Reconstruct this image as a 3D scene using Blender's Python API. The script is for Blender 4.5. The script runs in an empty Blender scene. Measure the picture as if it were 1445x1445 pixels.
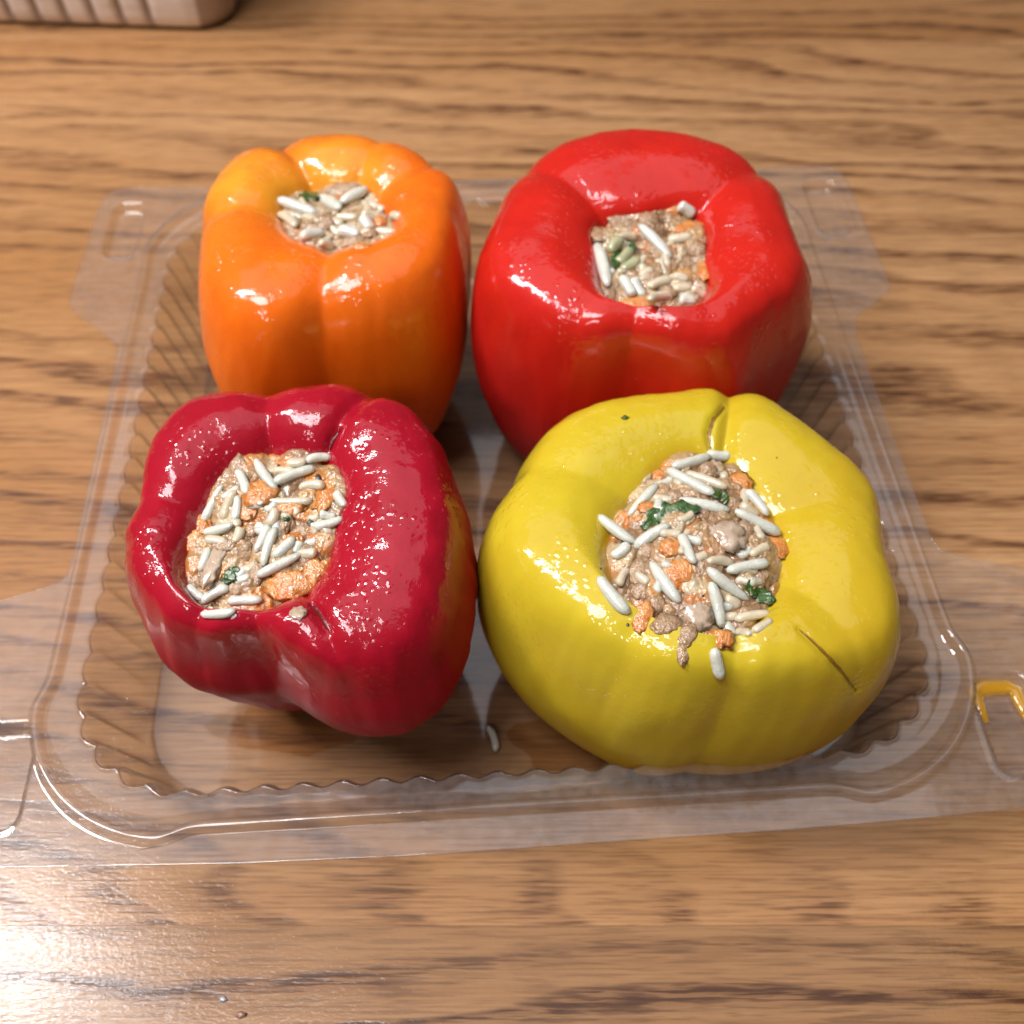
import bpy, bmesh, math, random
import numpy as np
from mathutils import Vector, Matrix, noise
from mathutils.bvhtree import BVHTree
random.seed(7); np.random.seed(7)
R_ = math.radians
scene = bpy.context.scene
COL = scene.collection

# ---------------------------------------------------------------- camera
PITCH = R_(53.6); CAMZ = 0.03 + 1.012*0.23; F = 1445.0
cp, sp = math.cos(PITCH), math.sin(PITCH)
cam_d = bpy.data.cameras.new('camera'); cam = bpy.data.objects.new('camera', cam_d); COL.objects.link(cam)
cam.location = (0, 0, CAMZ); cam.rotation_euler = (R_(90) - PITCH, 0, 0)
cam_d.sensor_width = 36; cam_d.lens = 36.0; cam_d.clip_start = 0.01; cam_d.clip_end = 50
cam_d.dof.use_dof = True; cam_d.dof.focus_distance = 0.212; cam_d.dof.aperture_fstop = 15
cam_d.dof.aperture_blades = 0
scene.camera = cam

# ---------------------------------------------------------------- world and lamps (indoor light)
world = bpy.data.worlds.new('World'); scene.world = world; world.use_nodes = True
wb = world.node_tree.nodes['Background']
wb.inputs[0].default_value = (1.0, 0.95, 0.92, 1); wb.inputs[1].default_value = 0.06

def area(name, loc, target, sx, sy, power, color):
    l = bpy.data.lights.new(name, 'AREA'); l.shape = 'RECTANGLE'; l.size = sx; l.size_y = sy
    l.energy = power; l.color = color
    o = bpy.data.objects.new(name, l); COL.objects.link(o); o.location = loc
    d = Vector(target) - Vector(loc)
    o.rotation_euler = d.to_track_quat('-Z', 'Y').to_euler()
    return o
area('ceiling_panel', (-0.88, 0.34, 1.20), (-0.88, 0.34, 0), 0.60, 0.17, 23, (1.0, 0.97, 0.98))
area('small_ceiling_lamp', (-0.51, 0.31, 1.20), (-0.51, 0.31, 0), 0.05, 0.08, 0.8, (1.0, 0.97, 0.95))
area('overhead_lamp', (-0.46, -0.08, 1.40), (-0.2, 0.2, 0), 0.56, 0.40, 13.0, (1.0, 0.96, 0.98))
for k_, (lx_, ly_, e_) in enumerate([(-0.30, 0.12, .7), (-0.12, -0.10, .5), (-0.75, 0.02, .7)]):
    area('added_highlight_spot', (lx_, ly_, 1.42), (lx_, ly_, 0), 0.055, 0.055, e_, (1.0, 0.97, 0.97))  # added small lamps that put white dots into the pepper highlights
area('rear_fill_lamp', (-0.55, -1.10, 1.50), (-0.2, 0.3, 0), 0.30, 0.22, 5.0, (1.0, 0.95, 0.95))  # added fill lamp behind the camera, brightens the tub's front
area('lit_ceiling', (-0.25, 1.0, 2.3), (-0.25, 1.0, 0), 2.6, 2.4, 18.0, (0.94, 0.94, 1.0))

scene.view_settings.view_transform = 'Standard'; scene.view_settings.look = 'None'
scene.view_settings.exposure = 0.0; scene.view_settings.gamma = 1.0
scene.view_settings.use_curve_mapping = False
cy = scene.cycles
cy.max_bounces = 12; cy.diffuse_bounces = 4; cy.glossy_bounces = 5; cy.transparent_max_bounces = 40
cy.caustics_reflective = False; cy.caustics_refractive = False
cy.sample_clamp_indirect = 6.0
cy.use_denoising = True

# ---------------------------------------------------------------- helpers
def project(P):
    P = np.asarray(P, float); x = P[..., 0]; y = P[..., 1]; z = P[..., 2] - CAMZ
    d = y*cp - z*sp; up = y*sp + z*cp
    return np.stack([722.5 + F*x/d, 722.5 - F*up/d], -1)
def ray(px, py):
    a = (px - 722.5)/F; b = -(py - 722.5)/F
    return Vector((a, cp + b*sp, -sp + b*cp)).normalized()
def at(px, py, Z=0.0):
    d = ray(px, py); s = (Z - CAMZ)/d.z
    return Vector((0, 0, CAMZ)) + d*s
def smooth(me):
    me.polygons.foreach_set('use_smooth', [True]*len(me.polygons)); me.update()
def link(name, me, mat=None, parent=None, sm=True):
    o = bpy.data.objects.new(name, me); COL.objects.link(o)
    if mat is not None:
        me.materials.clear(); me.materials.append(mat)
    if sm: smooth(me)
    if parent is not None: o.parent = parent
    return o
def pydata(name, V, Fc):
    me = bpy.data.meshes.new(name); me.from_pydata([tuple(v) for v in V], [], Fc); me.validate(); return me
def tag(o, label, cat, group=None, kind=None):
    o['label'] = label; o['category'] = cat
    if group: o['group'] = group
    if kind: o['kind'] = kind
    return o
def empty(name, loc=(0, 0, 0), rz=0):
    o = bpy.data.objects.new(name, None); COL.objects.link(o); o.location = loc; o.rotation_euler = (0, 0, rz)
    o.empty_display_size = 0.01
    return o
def fbm(v, s, o=3):
    return noise.fractal(Vector(v)*s, 1.0, 2.0, o)
def grid_faces(n, m, wrap=True, flip=False):
    """n rings of m points"""
    f = []
    for i in range(n-1):
        for j in range(m if wrap else m-1):
            k = (j+1) % m
            q = (i*m+j, i*m+k, (i+1)*m+k, (i+1)*m+j)
            f.append(q[::-1] if flip else q)
    return f

# ---- node helpers
class NT:
    def __init__(s, name):
        s.m = bpy.data.materials.new(name); s.m.use_nodes = True; s.t = s.m.node_tree; s.t.nodes.clear()
        s.out = s.n('ShaderNodeOutputMaterial')
    def n(s, typ, **kw):
        nd = s.t.nodes.new(typ)
        for k, v in kw.items():
            if hasattr(nd, k): setattr(nd, k, v)
        return nd
    def put(s, sock, val):
        if val is None: return
        if hasattr(val, 'is_output'): s.t.links.new(val, sock)
        elif isinstance(val, (tuple, list)) and len(val) == 3 and sock.type == 'RGBA': sock.default_value = (*val, 1)
        else: sock.default_value = val
    def coord(s, kind='Object'): return s.n('ShaderNodeTexCoord').outputs[kind]
    def mapping(s, v, scale=(1, 1, 1), loc=(0, 0, 0), rot=(0, 0, 0)):
        nd = s.n('ShaderNodeMapping'); s.put(nd.inputs['Vector'], v)
        nd.inputs['Scale'].default_value = scale; nd.inputs['Location'].default_value = loc; nd.inputs['Rotation'].default_value = rot
        return nd.outputs[0]
    def noise(s, v, scale, detail=3, rough=.5, dist=0.0, color=False):
        nd = s.n('ShaderNodeTexNoise'); s.put(nd.inputs['Vector'], v); nd.inputs['Scale'].default_value = scale
        nd.inputs['Detail'].default_value = detail; nd.inputs['Roughness'].default_value = rough; nd.inputs['Distortion'].default_value = dist
        return nd.outputs[1 if color else 0]
    def voro(s, v, scale, feature='F1', out=0):
        nd = s.n('ShaderNodeTexVoronoi'); nd.feature = feature; s.put(nd.inputs['Vector'], v); nd.inputs['Scale'].default_value = scale
        return nd.outputs[out]
    def ramp(s, fac, stops, interp='LINEAR'):
        nd = s.n('ShaderNodeValToRGB'); e = nd.color_ramp.elements; nd.color_ramp.interpolation = interp
        while len(e) < len(stops): e.new(0.5)
        for el, (p, c) in zip(e, stops):
            el.position = p; el.color = (c, c, c, 1) if isinstance(c, (int, float)) else (*c, 1)
        s.put(nd.inputs[0], fac); return nd.outputs[0]
    def math(s, op, a, b=None, c=None, clamp=False):
        nd = s.n('ShaderNodeMath'); nd.operation = op; nd.use_clamp = clamp
        s.put(nd.inputs[0], a); s.put(nd.inputs[1], b)
        if c is not None: s.put(nd.inputs[2], c)
        return nd.outputs[0]
    def mix(s, fac, a, b, blend='MIX'):
        nd = s.n('ShaderNodeMix'); nd.data_type = 'RGBA'; nd.blend_type = blend
        s.put(nd.inputs[0], fac); s.put(nd.inputs[6], a); s.put(nd.inputs[7], b); return nd.outputs[2]
    def bump(s, h, dist, strength=1.0, normal=None):
        nd = s.n('ShaderNodeBump'); s.put(nd.inputs['Height'], h); nd.inputs['Distance'].default_value = dist
        nd.inputs['Strength'].default_value = strength; s.put(nd.inputs['Normal'], normal); return nd.outputs[0]
    def attr(s, name, out='Fac'):
        nd = s.n('ShaderNodeAttribute'); nd.attribute_name = name; return nd.outputs[out]
    def principled(s, **kw):
        nd = s.n('ShaderNodeBsdfPrincipled')
        for k, v in kw.items(): s.put(nd.inputs[k.replace('_', ' ')], v)
        s.t.links.new(nd.outputs[0], s.out.inputs[0]); return nd
# ---------------------------------------------------------------- materials
def mat_wood(name, seed, tilt=0.0, cath=0.0, tone=1.0):
    m = NT(name); co = m.coord('Object')
    # long soft figure: ring coordinate across the board, drifting along it
    warp = m.noise(m.mapping(co, (1.3, 12, 1), (seed, seed*1.7, 0)), 1.0, 3, .5)
    sep = m.n('ShaderNodeSeparateXYZ'); m.put(sep.inputs[0], co)
    X, Y = sep.outputs[0], sep.outputs[1]
    u = m.math('ADD', m.math('MULTIPLY', Y, 60.0), m.math('MULTIPLY_ADD', warp, 8.0, m.math('MULTIPLY', m.noise(m.mapping(co, (9, 30, 1), (seed*.7, 2, 0)), 1.0, 2, .5), 1.6)))
    # cathedral: rings cross the board obliquely near its front edge
    if cath:
        fall = m.math('POWER', 2.718, m.math('MULTIPLY', m.math('ABSOLUTE', m.math('SUBTRACT', Y, 0.062)), -14.0))
        u = m.math('ADD', u, m.math('MULTIPLY', m.math('MULTIPLY', X, cath), fall))
    u = m.math('ADD', u, m.math('MULTIPLY', X, tilt))
    ring = m.math('FRACT', u)
    ringv = m.ramp(ring, [(0.0, .0), (.3, .08), (.55, .3), (.72, .95), (.86, 1.0), (.95, .35), (1.0, .0)])
    # rings come and go
    vary = m.noise(m.mapping(co, (1.6, 34, 1), (seed*3.1, 0, 0)), 1.0, 2, .5)
    ringv = m.math('MULTIPLY', ringv, m.ramp(vary, [(.38, .1), (.6, 1.0)]))
    # pores: short dark strokes along the grain, crowded in the latewood
    pore = m.noise(m.mapping(co, (55, 1150, 1), (seed, 3, 0)), 1.0, 2, .55)
    pore2 = m.noise(m.mapping(co, (60, 520, 1), (seed, 9, 0)), 1.0, 2, .5)
    porev = m.math('MULTIPLY', m.ramp(pore, [(.50, 0), (.60, 1)]), m.math('MULTIPLY_ADD', ringv, .8, .32))
    porev2 = m.math('MULTIPLY', m.ramp(pore2, [(.46, 0), (.6, 1)]), m.math('MULTIPLY_ADD', ringv, 1.0, .06))
    fine = m.noise(m.mapping(co, (9, 240, 1), (0, seed, 0)), 1.0, 4, .6)
    crisp = m.noise(m.mapping(co, (7, 800, 1), (seed, 5, 0)), 1.0, 3, .6)
    broad = m.noise(m.mapping(co, (2.0, 9, 1), (seed*2, 0, 0)), 1.0, 2, .5)
    c = m.mix(m.ramp(broad, [(.32, 0), (.68, 1)]), tuple(x*tone for x in (.37, .178, .062)), tuple(x*tone for x in (.54, .315, .15)))
    c = m.mix(m.ramp(fine, [(.3, 0), (.75, .55)]), c, tuple(x*tone for x in (.33, .145, .048)))
    c = m.mix(m.ramp(crisp, [(.45, 0), (.7, .5)]), c, tuple(x*tone for x in (.25, .105, .035)))
    c = m.mix(m.math('MULTIPLY', ringv, .60), c, tuple(x*tone for x in (.19, .08, .03)))
    c = m.mix(m.math('MULTIPLY', porev2, .95, clamp=True), c, tuple(x*tone for x in (.10, .038, .014)))
    c = m.mix(m.math('MULTIPLY', porev, .9, clamp=True), c, tuple(x*tone for x in (.085, .032, .012)))
    h = m.math('ADD', m.math('MULTIPLY', porev, -.7), m.math('MULTIPLY', porev2, -.6))
    blot = m.noise(m.mapping(co, (1, 2.2, 1)), 560, 3, .6)
    h = m.math('ADD', h, m.math('MULTIPLY', blot, .9))
    b = m.bump(h, .00012, .6); b2 = m.bump(m.math('MULTIPLY_ADD', blot, 1.0, m.math('MULTIPLY', porev2, -.5)), .00009, .8)
    rough = m.math('MULTIPLY_ADD', m.noise(co, 160, 3, .6), .25, .3)
    m.principled(Base_Color=c, Roughness=rough, Normal=b, Specular_IOR_Level=.18, Coat_Weight=.5, Coat_Roughness=.04, Coat_Normal=b2)
    return m.m

def mat_pepper(name, colA, colB, wrinkle=.3, sub=.12, streak=(.84, .72, .72)):
    m = NT(name); co = m.coord('Object'); pig = m.attr('pig')
    n1 = m.noise(m.mapping(co, (1, 1, .35)), 90, 4, .6)
    n2 = m.noise(co, 45, 2, .5)
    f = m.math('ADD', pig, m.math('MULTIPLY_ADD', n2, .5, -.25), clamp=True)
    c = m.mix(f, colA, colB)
    c = m.mix(m.ramp(n1, [(.42, 0), (.72, .75)]), c, m.mix(1.0, c, streak, 'MULTIPLY'))
    # fine pale flecks of the cuticle
    fl = m.voro(co, 700)
    c = m.mix(m.ramp(fl, [(.05, .12), (.16, 0)]), c, tuple(min(1, x*1.25 + .03) for x in colA))
    # skin relief: orange-peel, sagging wrinkles, droplets of cooking juice
    peel = m.noise(co, 420, 3, .55)
    wr = m.noise(m.mapping(co, (1, 1, .32)), 260, 3, .6, .8)
    drop = m.ramp(m.voro(m.mapping(co, (1, 1, 1), (.3, .1, .2)), 620, 'SMOOTH_F1'), [(.12, 1), (.4, 0)])
    dm = m.ramp(m.noise(co, 70, 2, .5), [(.42, 0), (.6, 1)])
    h = m.math('ADD', m.math('MULTIPLY', peel, .5), m.math('MULTIPLY', wr, wrinkle*1.6))
    hb = m.bump(h, .00045, .25 + wrinkle*.5)
    micro = m.noise(co, 1300, 2, .6)
    hm_ = m.bump(micro, .00006, .6, m.bump(h, .00045, .10 + wrinkle*.5))
    hc = m.bump(m.math('MULTIPLY', drop, dm), .0003, .7, hm_)
    rough = .5
    wet = m.math('MULTIPLY_ADD', m.ramp(m.math('ADD', m.noise(co, 110, 5, .7), m.math('MULTIPLY', m.noise(co, 30, 1, .5), .35)), [(.51, 0), (.60, 1)]), .62, .36)
    wet = m.math('MULTIPLY', wet, m.attr('oil'))
    m.principled(Base_Color=c, Roughness=rough, Normal=hb, Specular_IOR_Level=.07, Subsurface_Weight=sub,
                 Subsurface_Radius=(1.0, .35, .1), Subsurface_Scale=.004,
                 Coat_Weight=wet, Coat_Roughness=m.math('MULTIPLY_ADD', wet, -.20, .26), Coat_IOR=1.5, Coat_Normal=hc)
    return m.m

def mat_wet(name, c1, c2, scale, rough=.3, bump=.0003, coat=.5, sub=0.0, bscale=None, c3=None):
    m = NT(name); co = m.coord('Object')
    n = m.noise(co, scale, 4, .6)
    c = m.mix(m.ramp(n, [(.35, 0), (.65, 1)]), c1, c2)
    if c3: c = m.mix(m.ramp(m.noise(m.mapping(co, loc=(.4, .2, .7)), scale*.6, 3, .6), [(.5, 0), (.62, .8)]), c, c3)
    b = m.bump(m.noise(co, bscale or scale*2, 3, .6), bump, .8)
    kw = dict(Base_Color=c, Roughness=rough, Normal=b, Coat_Weight=coat, Coat_Roughness=.07, Coat_Normal=b)
    if sub: kw.update(Subsurface_Weight=sub, Subsurface_Radius=(1, .8, .6), Subsurface_Scale=.0012)
    m.principled(**kw); return m.m

def mat_plastic(name, tint=.965, haze=.035, edge=(.8, .75, .7)):
    m = NT(name); co = m.coord('Object')
    lw = m.n('ShaderNodeLayerWeight'); lw.inputs['Blend'].default_value = .5
    scr = m.noise(co, 300, 3, .6)
    b = m.bump(m.noise(co, 130, 2, .5), .00008, .35)
    m.put(lw.inputs['Normal'], b)
    fac = lw.outputs['Facing']
    fr = m.math('MULTIPLY_ADD', m.math('POWER', fac, 5.0), .9, .05)
    tr = m.n('ShaderNodeBsdfTransparent')
    m.put(tr.inputs[0], m.mix(m.math('POWER', fac, 4.0), (tint, tint, tint*.995), edge))
    gl = m.n('ShaderNodeBsdfGlossy'); gl.inputs['Roughness'].default_value = .05; m.put(gl.inputs['Normal'], b)
    df = m.n('ShaderNodeBsdfDiffuse'); df.inputs[0].default_value = (.8, .8, .84, 1)
    mx = m.n('ShaderNodeMixShader'); m.put(mx.inputs[0], m.math('MULTIPLY', m.ramp(scr, [(.3, .6), (.7, 1.4)]), haze))
    m.t.links.new(tr.outputs[0], mx.inputs[1]); m.t.links.new(df.outputs[0], mx.inputs[2])
    m2 = m.n('ShaderNodeMixShader'); m.put(m2.inputs[0], fr)
    m.t.links.new(mx.outputs[0], m2.inputs[1]); m.t.links.new(gl.outputs[0], m2.inputs[2])
    m.t.links.new(m2.outputs[0], m.out.inputs[0]); return m.m

# ---------------------------------------------------------------- table: boards glued edge to edge
def board(y0, y1, seed, **kw):
    ob = bpy.data.meshes.new('table_board'); bm = bmesh.new()
    x0, x1, t, e = -.75, .75, .028, .0005
    # rounded arris along both long edges
    prof = [(y0 + .00001, -t), (y0 + .00001, -e), (y0 + .00002, -.00002), (y0 + .00005, 0), (y1 - .00005, 0), (y1 - .00002, -.00002), (y1 - .00001, -e), (y1 - .00001, -t)]
    a = [bm.verts.new((x0, y, z)) for y, z in prof]; b = [bm.verts.new((x1, y, z)) for y, z in prof]
    for i in range(len(prof)):
        k = (i+1) % len(prof); bm.faces.new((a[i], a[k], b[k], b[i]))
    bm.faces.new(a[::-1]); bm.faces.new(b); bmesh.ops.recalc_face_normals(bm, faces=bm.faces)
    bm.to_mesh(ob); bm.free()
    return link('table_board', ob, mat_wood('oak_%d' % seed, seed, **kw), table, sm=False)
table = empty('table_top', (0, 0, 0)); table['kind'] = 'structure'
board(-.16, .0675, 3, tone=.70)
board(.0675, .477, 11, cath=27, tilt=3.0, tone=.94)
board(.477, .66, 5, tone=.85)
board(.66, .90, 8)

# ---------------------------------------------------------------- clear tray
TR = R_(3.6); tray_c = Vector((-.0035 - .0026*math.cos(TR), .2035 - .0026*math.sin(TR), 0))
def tw(x, y, z):  # tray millimetres -> world metres
    x, y = x/1000, y/1000
    return Vector((tray_c.x + x*math.cos(TR) - y*math.sin(TR), tray_c.y + x*math.sin(TR) + y*math.cos(TR), z))
NS, NC = 230, 90
def loop(hx, hy, r):
    P, N = [], []
    cs = [(hx-r, hy-r, 0), (-(hx-r), hy-r, 90), (-(hx-r), -(hy-r), 180), (hx-r, -(hy-r), 270)]
    for k, (cx, cy_, a0) in enumerate(cs):
        for i in range(NC):
            a = R_(a0 + 90*i/NC); P.append((cx + r*math.cos(a), cy_ + r*math.sin(a))); N.append((math.cos(a), math.sin(a)))
        nx = cs[(k+1) % 4]; a = R_(a0 + 90)
        p = (cx + r*math.cos(a), cy_ + r*math.sin(a)); q = (nx[0] + r*math.cos(a), nx[1] + r*math.sin(a))
        for i in range(NS):
            f = i/NS; P.append((p[0] + (q[0]-p[0])*f, p[1] + (q[1]-p[1])*f)); N.append((math.cos(a), math.sin(a)))
    return np.array(P), np.array(N)
NL = 4*(NS + NC)
def recess_depth(x, y):
    d = np.zeros_like(x)
    for (x0, x1, y0, y1, r, dep, soft) in [(-150, -115.4, -115.5, -88.5, 4, 4.2, 1.3), (115.3, 130.5, -117.5, -90.5, 4, 4.6, 1.6),
                                    (-131.5, -119.2, 86, 115.5, 4, 3.2, 1.8), (120.3, 133, 82, 113, 4, 3.2, 1.8)]:
        cx, cy_ = (x0+x1)/2, (y0+y1)/2; hx, hy = (x1-x0)/2 - r, (y1-y0)/2 - r
        qx, qy = np.abs(x-cx) - hx, np.abs(y-cy_) - hy
        sd = np.hypot(np.maximum(qx, 0), np.maximum(qy, 0)) + np.minimum(np.maximum(qx, qy), 0) - r
        t = np.clip((-sd)/soft, 0, 1); t = t*t*(3-2*t)
        lip = np.exp(-((sd-.5)/.5)**2)*.35
        d += dep*t - lip
    return d
rings = []
s_loop, _ = loop(106.6, 108.4, 30)
seg = np.hypot(*(np.roll(s_loop, -1, 0) - s_loop).T); arc = np.concatenate([[0], np.cumsum(seg)[:-1]])
NF = 88; uph = arc/seg.sum()*NF
cornerness = np.exp(-(np.abs(np.abs(s_loop[:, 0]/106.6) - np.abs(s_loop[:, 1]/108.4))/.22)**2)
sideness = np.maximum(cornerness, (np.abs(s_loop[:, 0])/106.6 > np.abs(s_loop[:, 1])/108.4)*1.0)
sideness = np.convolve(np.concatenate([sideness[-60:], sideness, sideness[:60]]), np.ones(61)/61, 'same')[60:-60]
flute = (1.5 + 1.1*cornerness)*(np.abs(np.sin(np.pi*uph))**(2.0 - 1.1*sideness) - .52)
wob = np.array([noise.noise((p[0]*.02, p[1]*.02, 3.0)) for p in s_loop])
fl_, _ = loop(97, 99, 24)
for sc in (.04, .25, .5, .75, .92):
    rings.append((fl_*sc, np.full(NL, .9)))
def ring(hx, hy, r, z, f):
    P, N = loop(hx, hy, r); P = P + N*(flute*f)[:, None]; rings.append((P, np.full(NL, z) if np.isscalar(z) else z))
ring(97, 99, 24, .9, 0); ring(98.2, 100.2, 24.8, 1.2, .05); ring(99.2, 101.2, 25.4, 2.0, .14); ring(99.9, 101.9, 26, 3.4, .25)
for i in range(9):
    f = i/8; ring(100.3 + 5.6*f, 102.3 + 5.5*f, 26 + 3.6*f, 5 + 22*f, .3 + .7*f**.7)
ring(106.6, 108.4, 30, 28.5, 1); ring(107.1, 108.9, 30.2, 29.4, .95); ring(107.9, 109.7, 30.6, 29.9, .7); ring(109.2, 111, 31.4, 30, .2)
ring(110.6, 112.6, 32.5, 30, 0)
# bead: front corners swell outwards with a small jog where they begin
Pb, Nb = loop(114.3, 117.6, 36)
corner = np.clip((np.abs(Nb[:, 0]*Nb[:, 1]) > 1e-6).astype(float), 0, 1)
k = np.exp(-np.linspace(-2, 2, 25)**2); k /= k.sum()
corner = np.convolve(np.concatenate([corner[-40:], corner, corner[:40]]), k, 'same')[40:-40]
sw = corner*np.where(Pb[:, 1] < 0, 2.7, .8)
for off, z in [(-2.0, 30.0), (-1.5, 30.9), (-.8, 31.9), (0, 32.3), (.7, 32.0), (1.2, 31.0), (1.6, 30.1)]:
    rings.append((Pb + Nb*(off + sw)[:, None], np.full(NL, z)))
out_in = rings[-1][0]
# flange outline with four corner ears: (outline x, y, partner x, y on the bead)
OUT = [(-117.2, 28, -115, 28), (-117, -3, -115, -3), (-116.6, -40, -115, -40), (-117.2, -45.5, -115, -46), (-119, -48, -115, -50), (-124, -49.8, -115, -54), (-135, -53, -116, -62), (-152, -58, -116, -74),
       (-158, -64, -114, -86), (-158, -108, -106, -100), (-154, -116, -98, -107), (-146, -119.5, -90, -111), (-117, -124.1, -84, -114), (-63, -126.4, -63, -119), (-21, -127.2, -21, -119), (10, -126.8, 10, -119), (60, -126.6, 60, -119), (93, -125.9, 84, -114),
       (118, -124.9, 89, -112), (146, -120.5, 95, -108), (154, -116, 103, -102), (158, -108, 108, -97), (158, -70, 114, -84), (152, -64, 115, -76), (142, -60, 115.5, -68), (126, -55, 115.5, -60), (121, -52.5, 115.5, -56), (119.4, -48, 115.5, -48),
       (119.2, -3, 115.5, -3), (119.6, 30, 115.5, 30), (121.2, 39.4, 115.5, 40), (127, 44.5, 115.5, 46), (135, 50.5, 115.5, 54), (137.2, 54, 115.5, 58), (137.6, 60, 115.5, 64), (137.6, 112, 109, 103), (136, 119, 103, 110), (131, 121.6, 97, 114),
       (114, 122.2, 90, 118), (60, 121.4, 60, 119.3), (-60, 121.8, -60, 119.3), (-108, 124.0, -88, 118), (-126, 125.2, -96, 114), (-133, 123.5, -101, 111), (-135.8, 119, -105, 107), (-136.4, 112, -108, 102),
       (-137.6, 70, -115, 68), (-137.0, 62, -115, 62), (-133.2, 57.5, -115, 57), (-121, 45.5, -115, 47), (-118, 42, -115, 42)]
idx = [int(np.argmin(((out_in - np.array(o[2:]))**2).sum(1))) for o in OUT]
outl = np.zeros((NL, 2))
for a in range(len(OUT)):
    b = (a+1) % len(OUT); i0, i1 = idx[a], idx[b]; n = (i1 - i0) % NL
    if n == 0 or n > NL//2: continue
    for j in range(n):
        f = j/n; outl[(i0+j) % NL] = [OUT[a][0]*(1-f) + OUT[b][0]*f, OUT[a][1]*(1-f) + OUT[b][1]*f]
NRF = 64
for j in range(1, NRF+1):
    f = j/NRF; P = out_in*(1-f) + outl*f
    dist = np.hypot(*(P - out_in).T)
    z = 30.0 - recess_depth(P[:, 0], P[:, 1]) + .00025*dist**2
    if j == NRF: z = z - .15
    rings.append((P, z))
V = [tuple(tw(p[0], p[1], zz/1000) - tray_c) for P, z in rings for p, zz in zip(P, z)]
V.append((0, 0, .0009)); Fc = grid_faces(len(rings), NL)

plastic = mat_plastic('clear_plastic', .97, .012, (.58, .52, .47)); plastic_rim = mat_plastic('rim_plastic', .955, .032)  # rim hazier: scratches and pale ceiling reflection put into its diffuse colour
nfl = len(rings) - NRF  # rings before the flange
tray = empty('plastic_tray', tray_c)
tag(tray, 'clear plastic tray with fluted walls holding the four stuffed peppers', 'tray')
def sub_mesh(name, r0, r1, cap=False):
    vs = V[r0*NL:r1*NL]; f = grid_faces(r1-r0, NL)
    if cap: f.append(tuple(range(NL))[::-1])
    o = link(name, pydata(name, vs, f), plastic if name == 'well' else plastic_rim, tray)
    md = o.modifiers.new('thickness', 'SOLIDIFY'); md.thickness = .00035; md.offset = 0
    return o
sub_mesh('well', 0, 20, True)
sub_mesh('rim', 19, len(rings))

# amber cooking oil lying in the right front recess of the tray
def tube(path, rad, seg=10, flat=1.0):
    P = [Vector(p) for p in path]; V_, n = [], len(P)
    for i, p in enumerate(P):
        t = (P[min(i+1, n-1)] - P[max(i-1, 0)]).normalized(); s = t.cross(Vector((0, 0, 1))).normalized(); u = s.cross(t)
        r = rad[i] if isinstance(rad, (list, tuple)) else rad
        for k in range(seg):
            a = 2*math.pi*k/seg; V_.append(p + s*(math.cos(a)*r) + u*(math.sin(a)*r*flat))
    f = grid_faces(n, seg); f.append(tuple(range(seg))[::-1]); f.append(tuple((n-1)*seg + k for k in range(seg)))
    return V_, f
mo = NT('amber_oil')
mo.principled(Base_Color=(.72, .36, .02), Roughness=.06, Transmission_Weight=.45, IOR=1.45, Coat_Weight=1.0, Coat_Roughness=.03)
op = [tw(x, y, .0268) for x, y in [(118.0, -102), (117.6, -97), (117.6, -94), (119.0, -92.8), (123, -92.6), (126.5, -92.8), (128.2, -94), (128.4, -98), (128.6, -104)]]
vv, ff = tube(op, [.0006, .0016, .0020, .0022, .0022, .0022, .0022, .0018, .0007], 12, .55)
tag(link('oil_puddle', pydata('oil_puddle', vv, ff), mo.m), 'amber cooking oil pooled round the edge of the tray\'s right front recess', 'oil')
# ---------------------------------------------------------------- peppers
FIT = {
'yellow':{"b":[0.04366,0.13574],"tilt":[0.05434,0.04884],"H":[0.07239,0.00108,0.00111],"kb":0.97562,"R":[0.04825,-0.00289,0.00182,0.00179,-0.00107,-0.00181,-0.00045,-0.00044,-0.00044,-0.00026,0.00042,0.0,0.00138,-0.00053,0.00029],"O":[0.0219,-0.00613,-0.00564,-0.00354,0.00193,0.00108,-0.00033,0.00047,-0.00047]},
'orange':{"b":[-0.05139,0.23999],"tilt":[0.0272,0.03517],"H":[0.08375,0.00104,-0.00089],"kb":0.91142,"R":[0.04457,-0.00385,-0.00433,-0.00319,-0.00047,0.00131,0.00113,-0.001,-0.00097,-0.00028,0.0013,0.00015,0.00073,-0.00011,-0.00049],"O":[0.01694,-0.00118,-0.00269,-0.00086,-0.00202,-0.00081,-0.00034,-0.00096,-0.00066]},
'red':{"b":[0.03804,0.22383],"tilt":[-0.00989,-0.01279],"H":[0.08731,-0.00016,0.00203],"kb":0.93804,"R":[0.04801,-0.00089,0.00807,0.00023,-0.0002,-0.0005,-0.00156,-0.00093,0.00079,0.00012,-0.00077,0.00055,-0.00037,-0.00024,-0.00087],"O":[0.01879,0.00065,-0.00375,-0.00183,0.00022,-0.00051,0.00219,-0.00073,-0.00017]},
'crimson':{"b":[-0.05434,0.13553],"tilt":[0.01392,-0.0257],"H":[0.07986,0.00172,0.00302],"kb":0.65289,"R":[0.04154,0.00456,0.0065,0.00153,-0.00325,-0.00074,-0.0016,-0.00292,-1e-05,-0.00026,0.0,0.00097,0.0005,-0.00011,2e-05],"O":[0.01931,-0.00205,0.0007,-0.00162,0.00138,0.00014,-0.00041,-0.00093,0.00011]},
}
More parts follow.
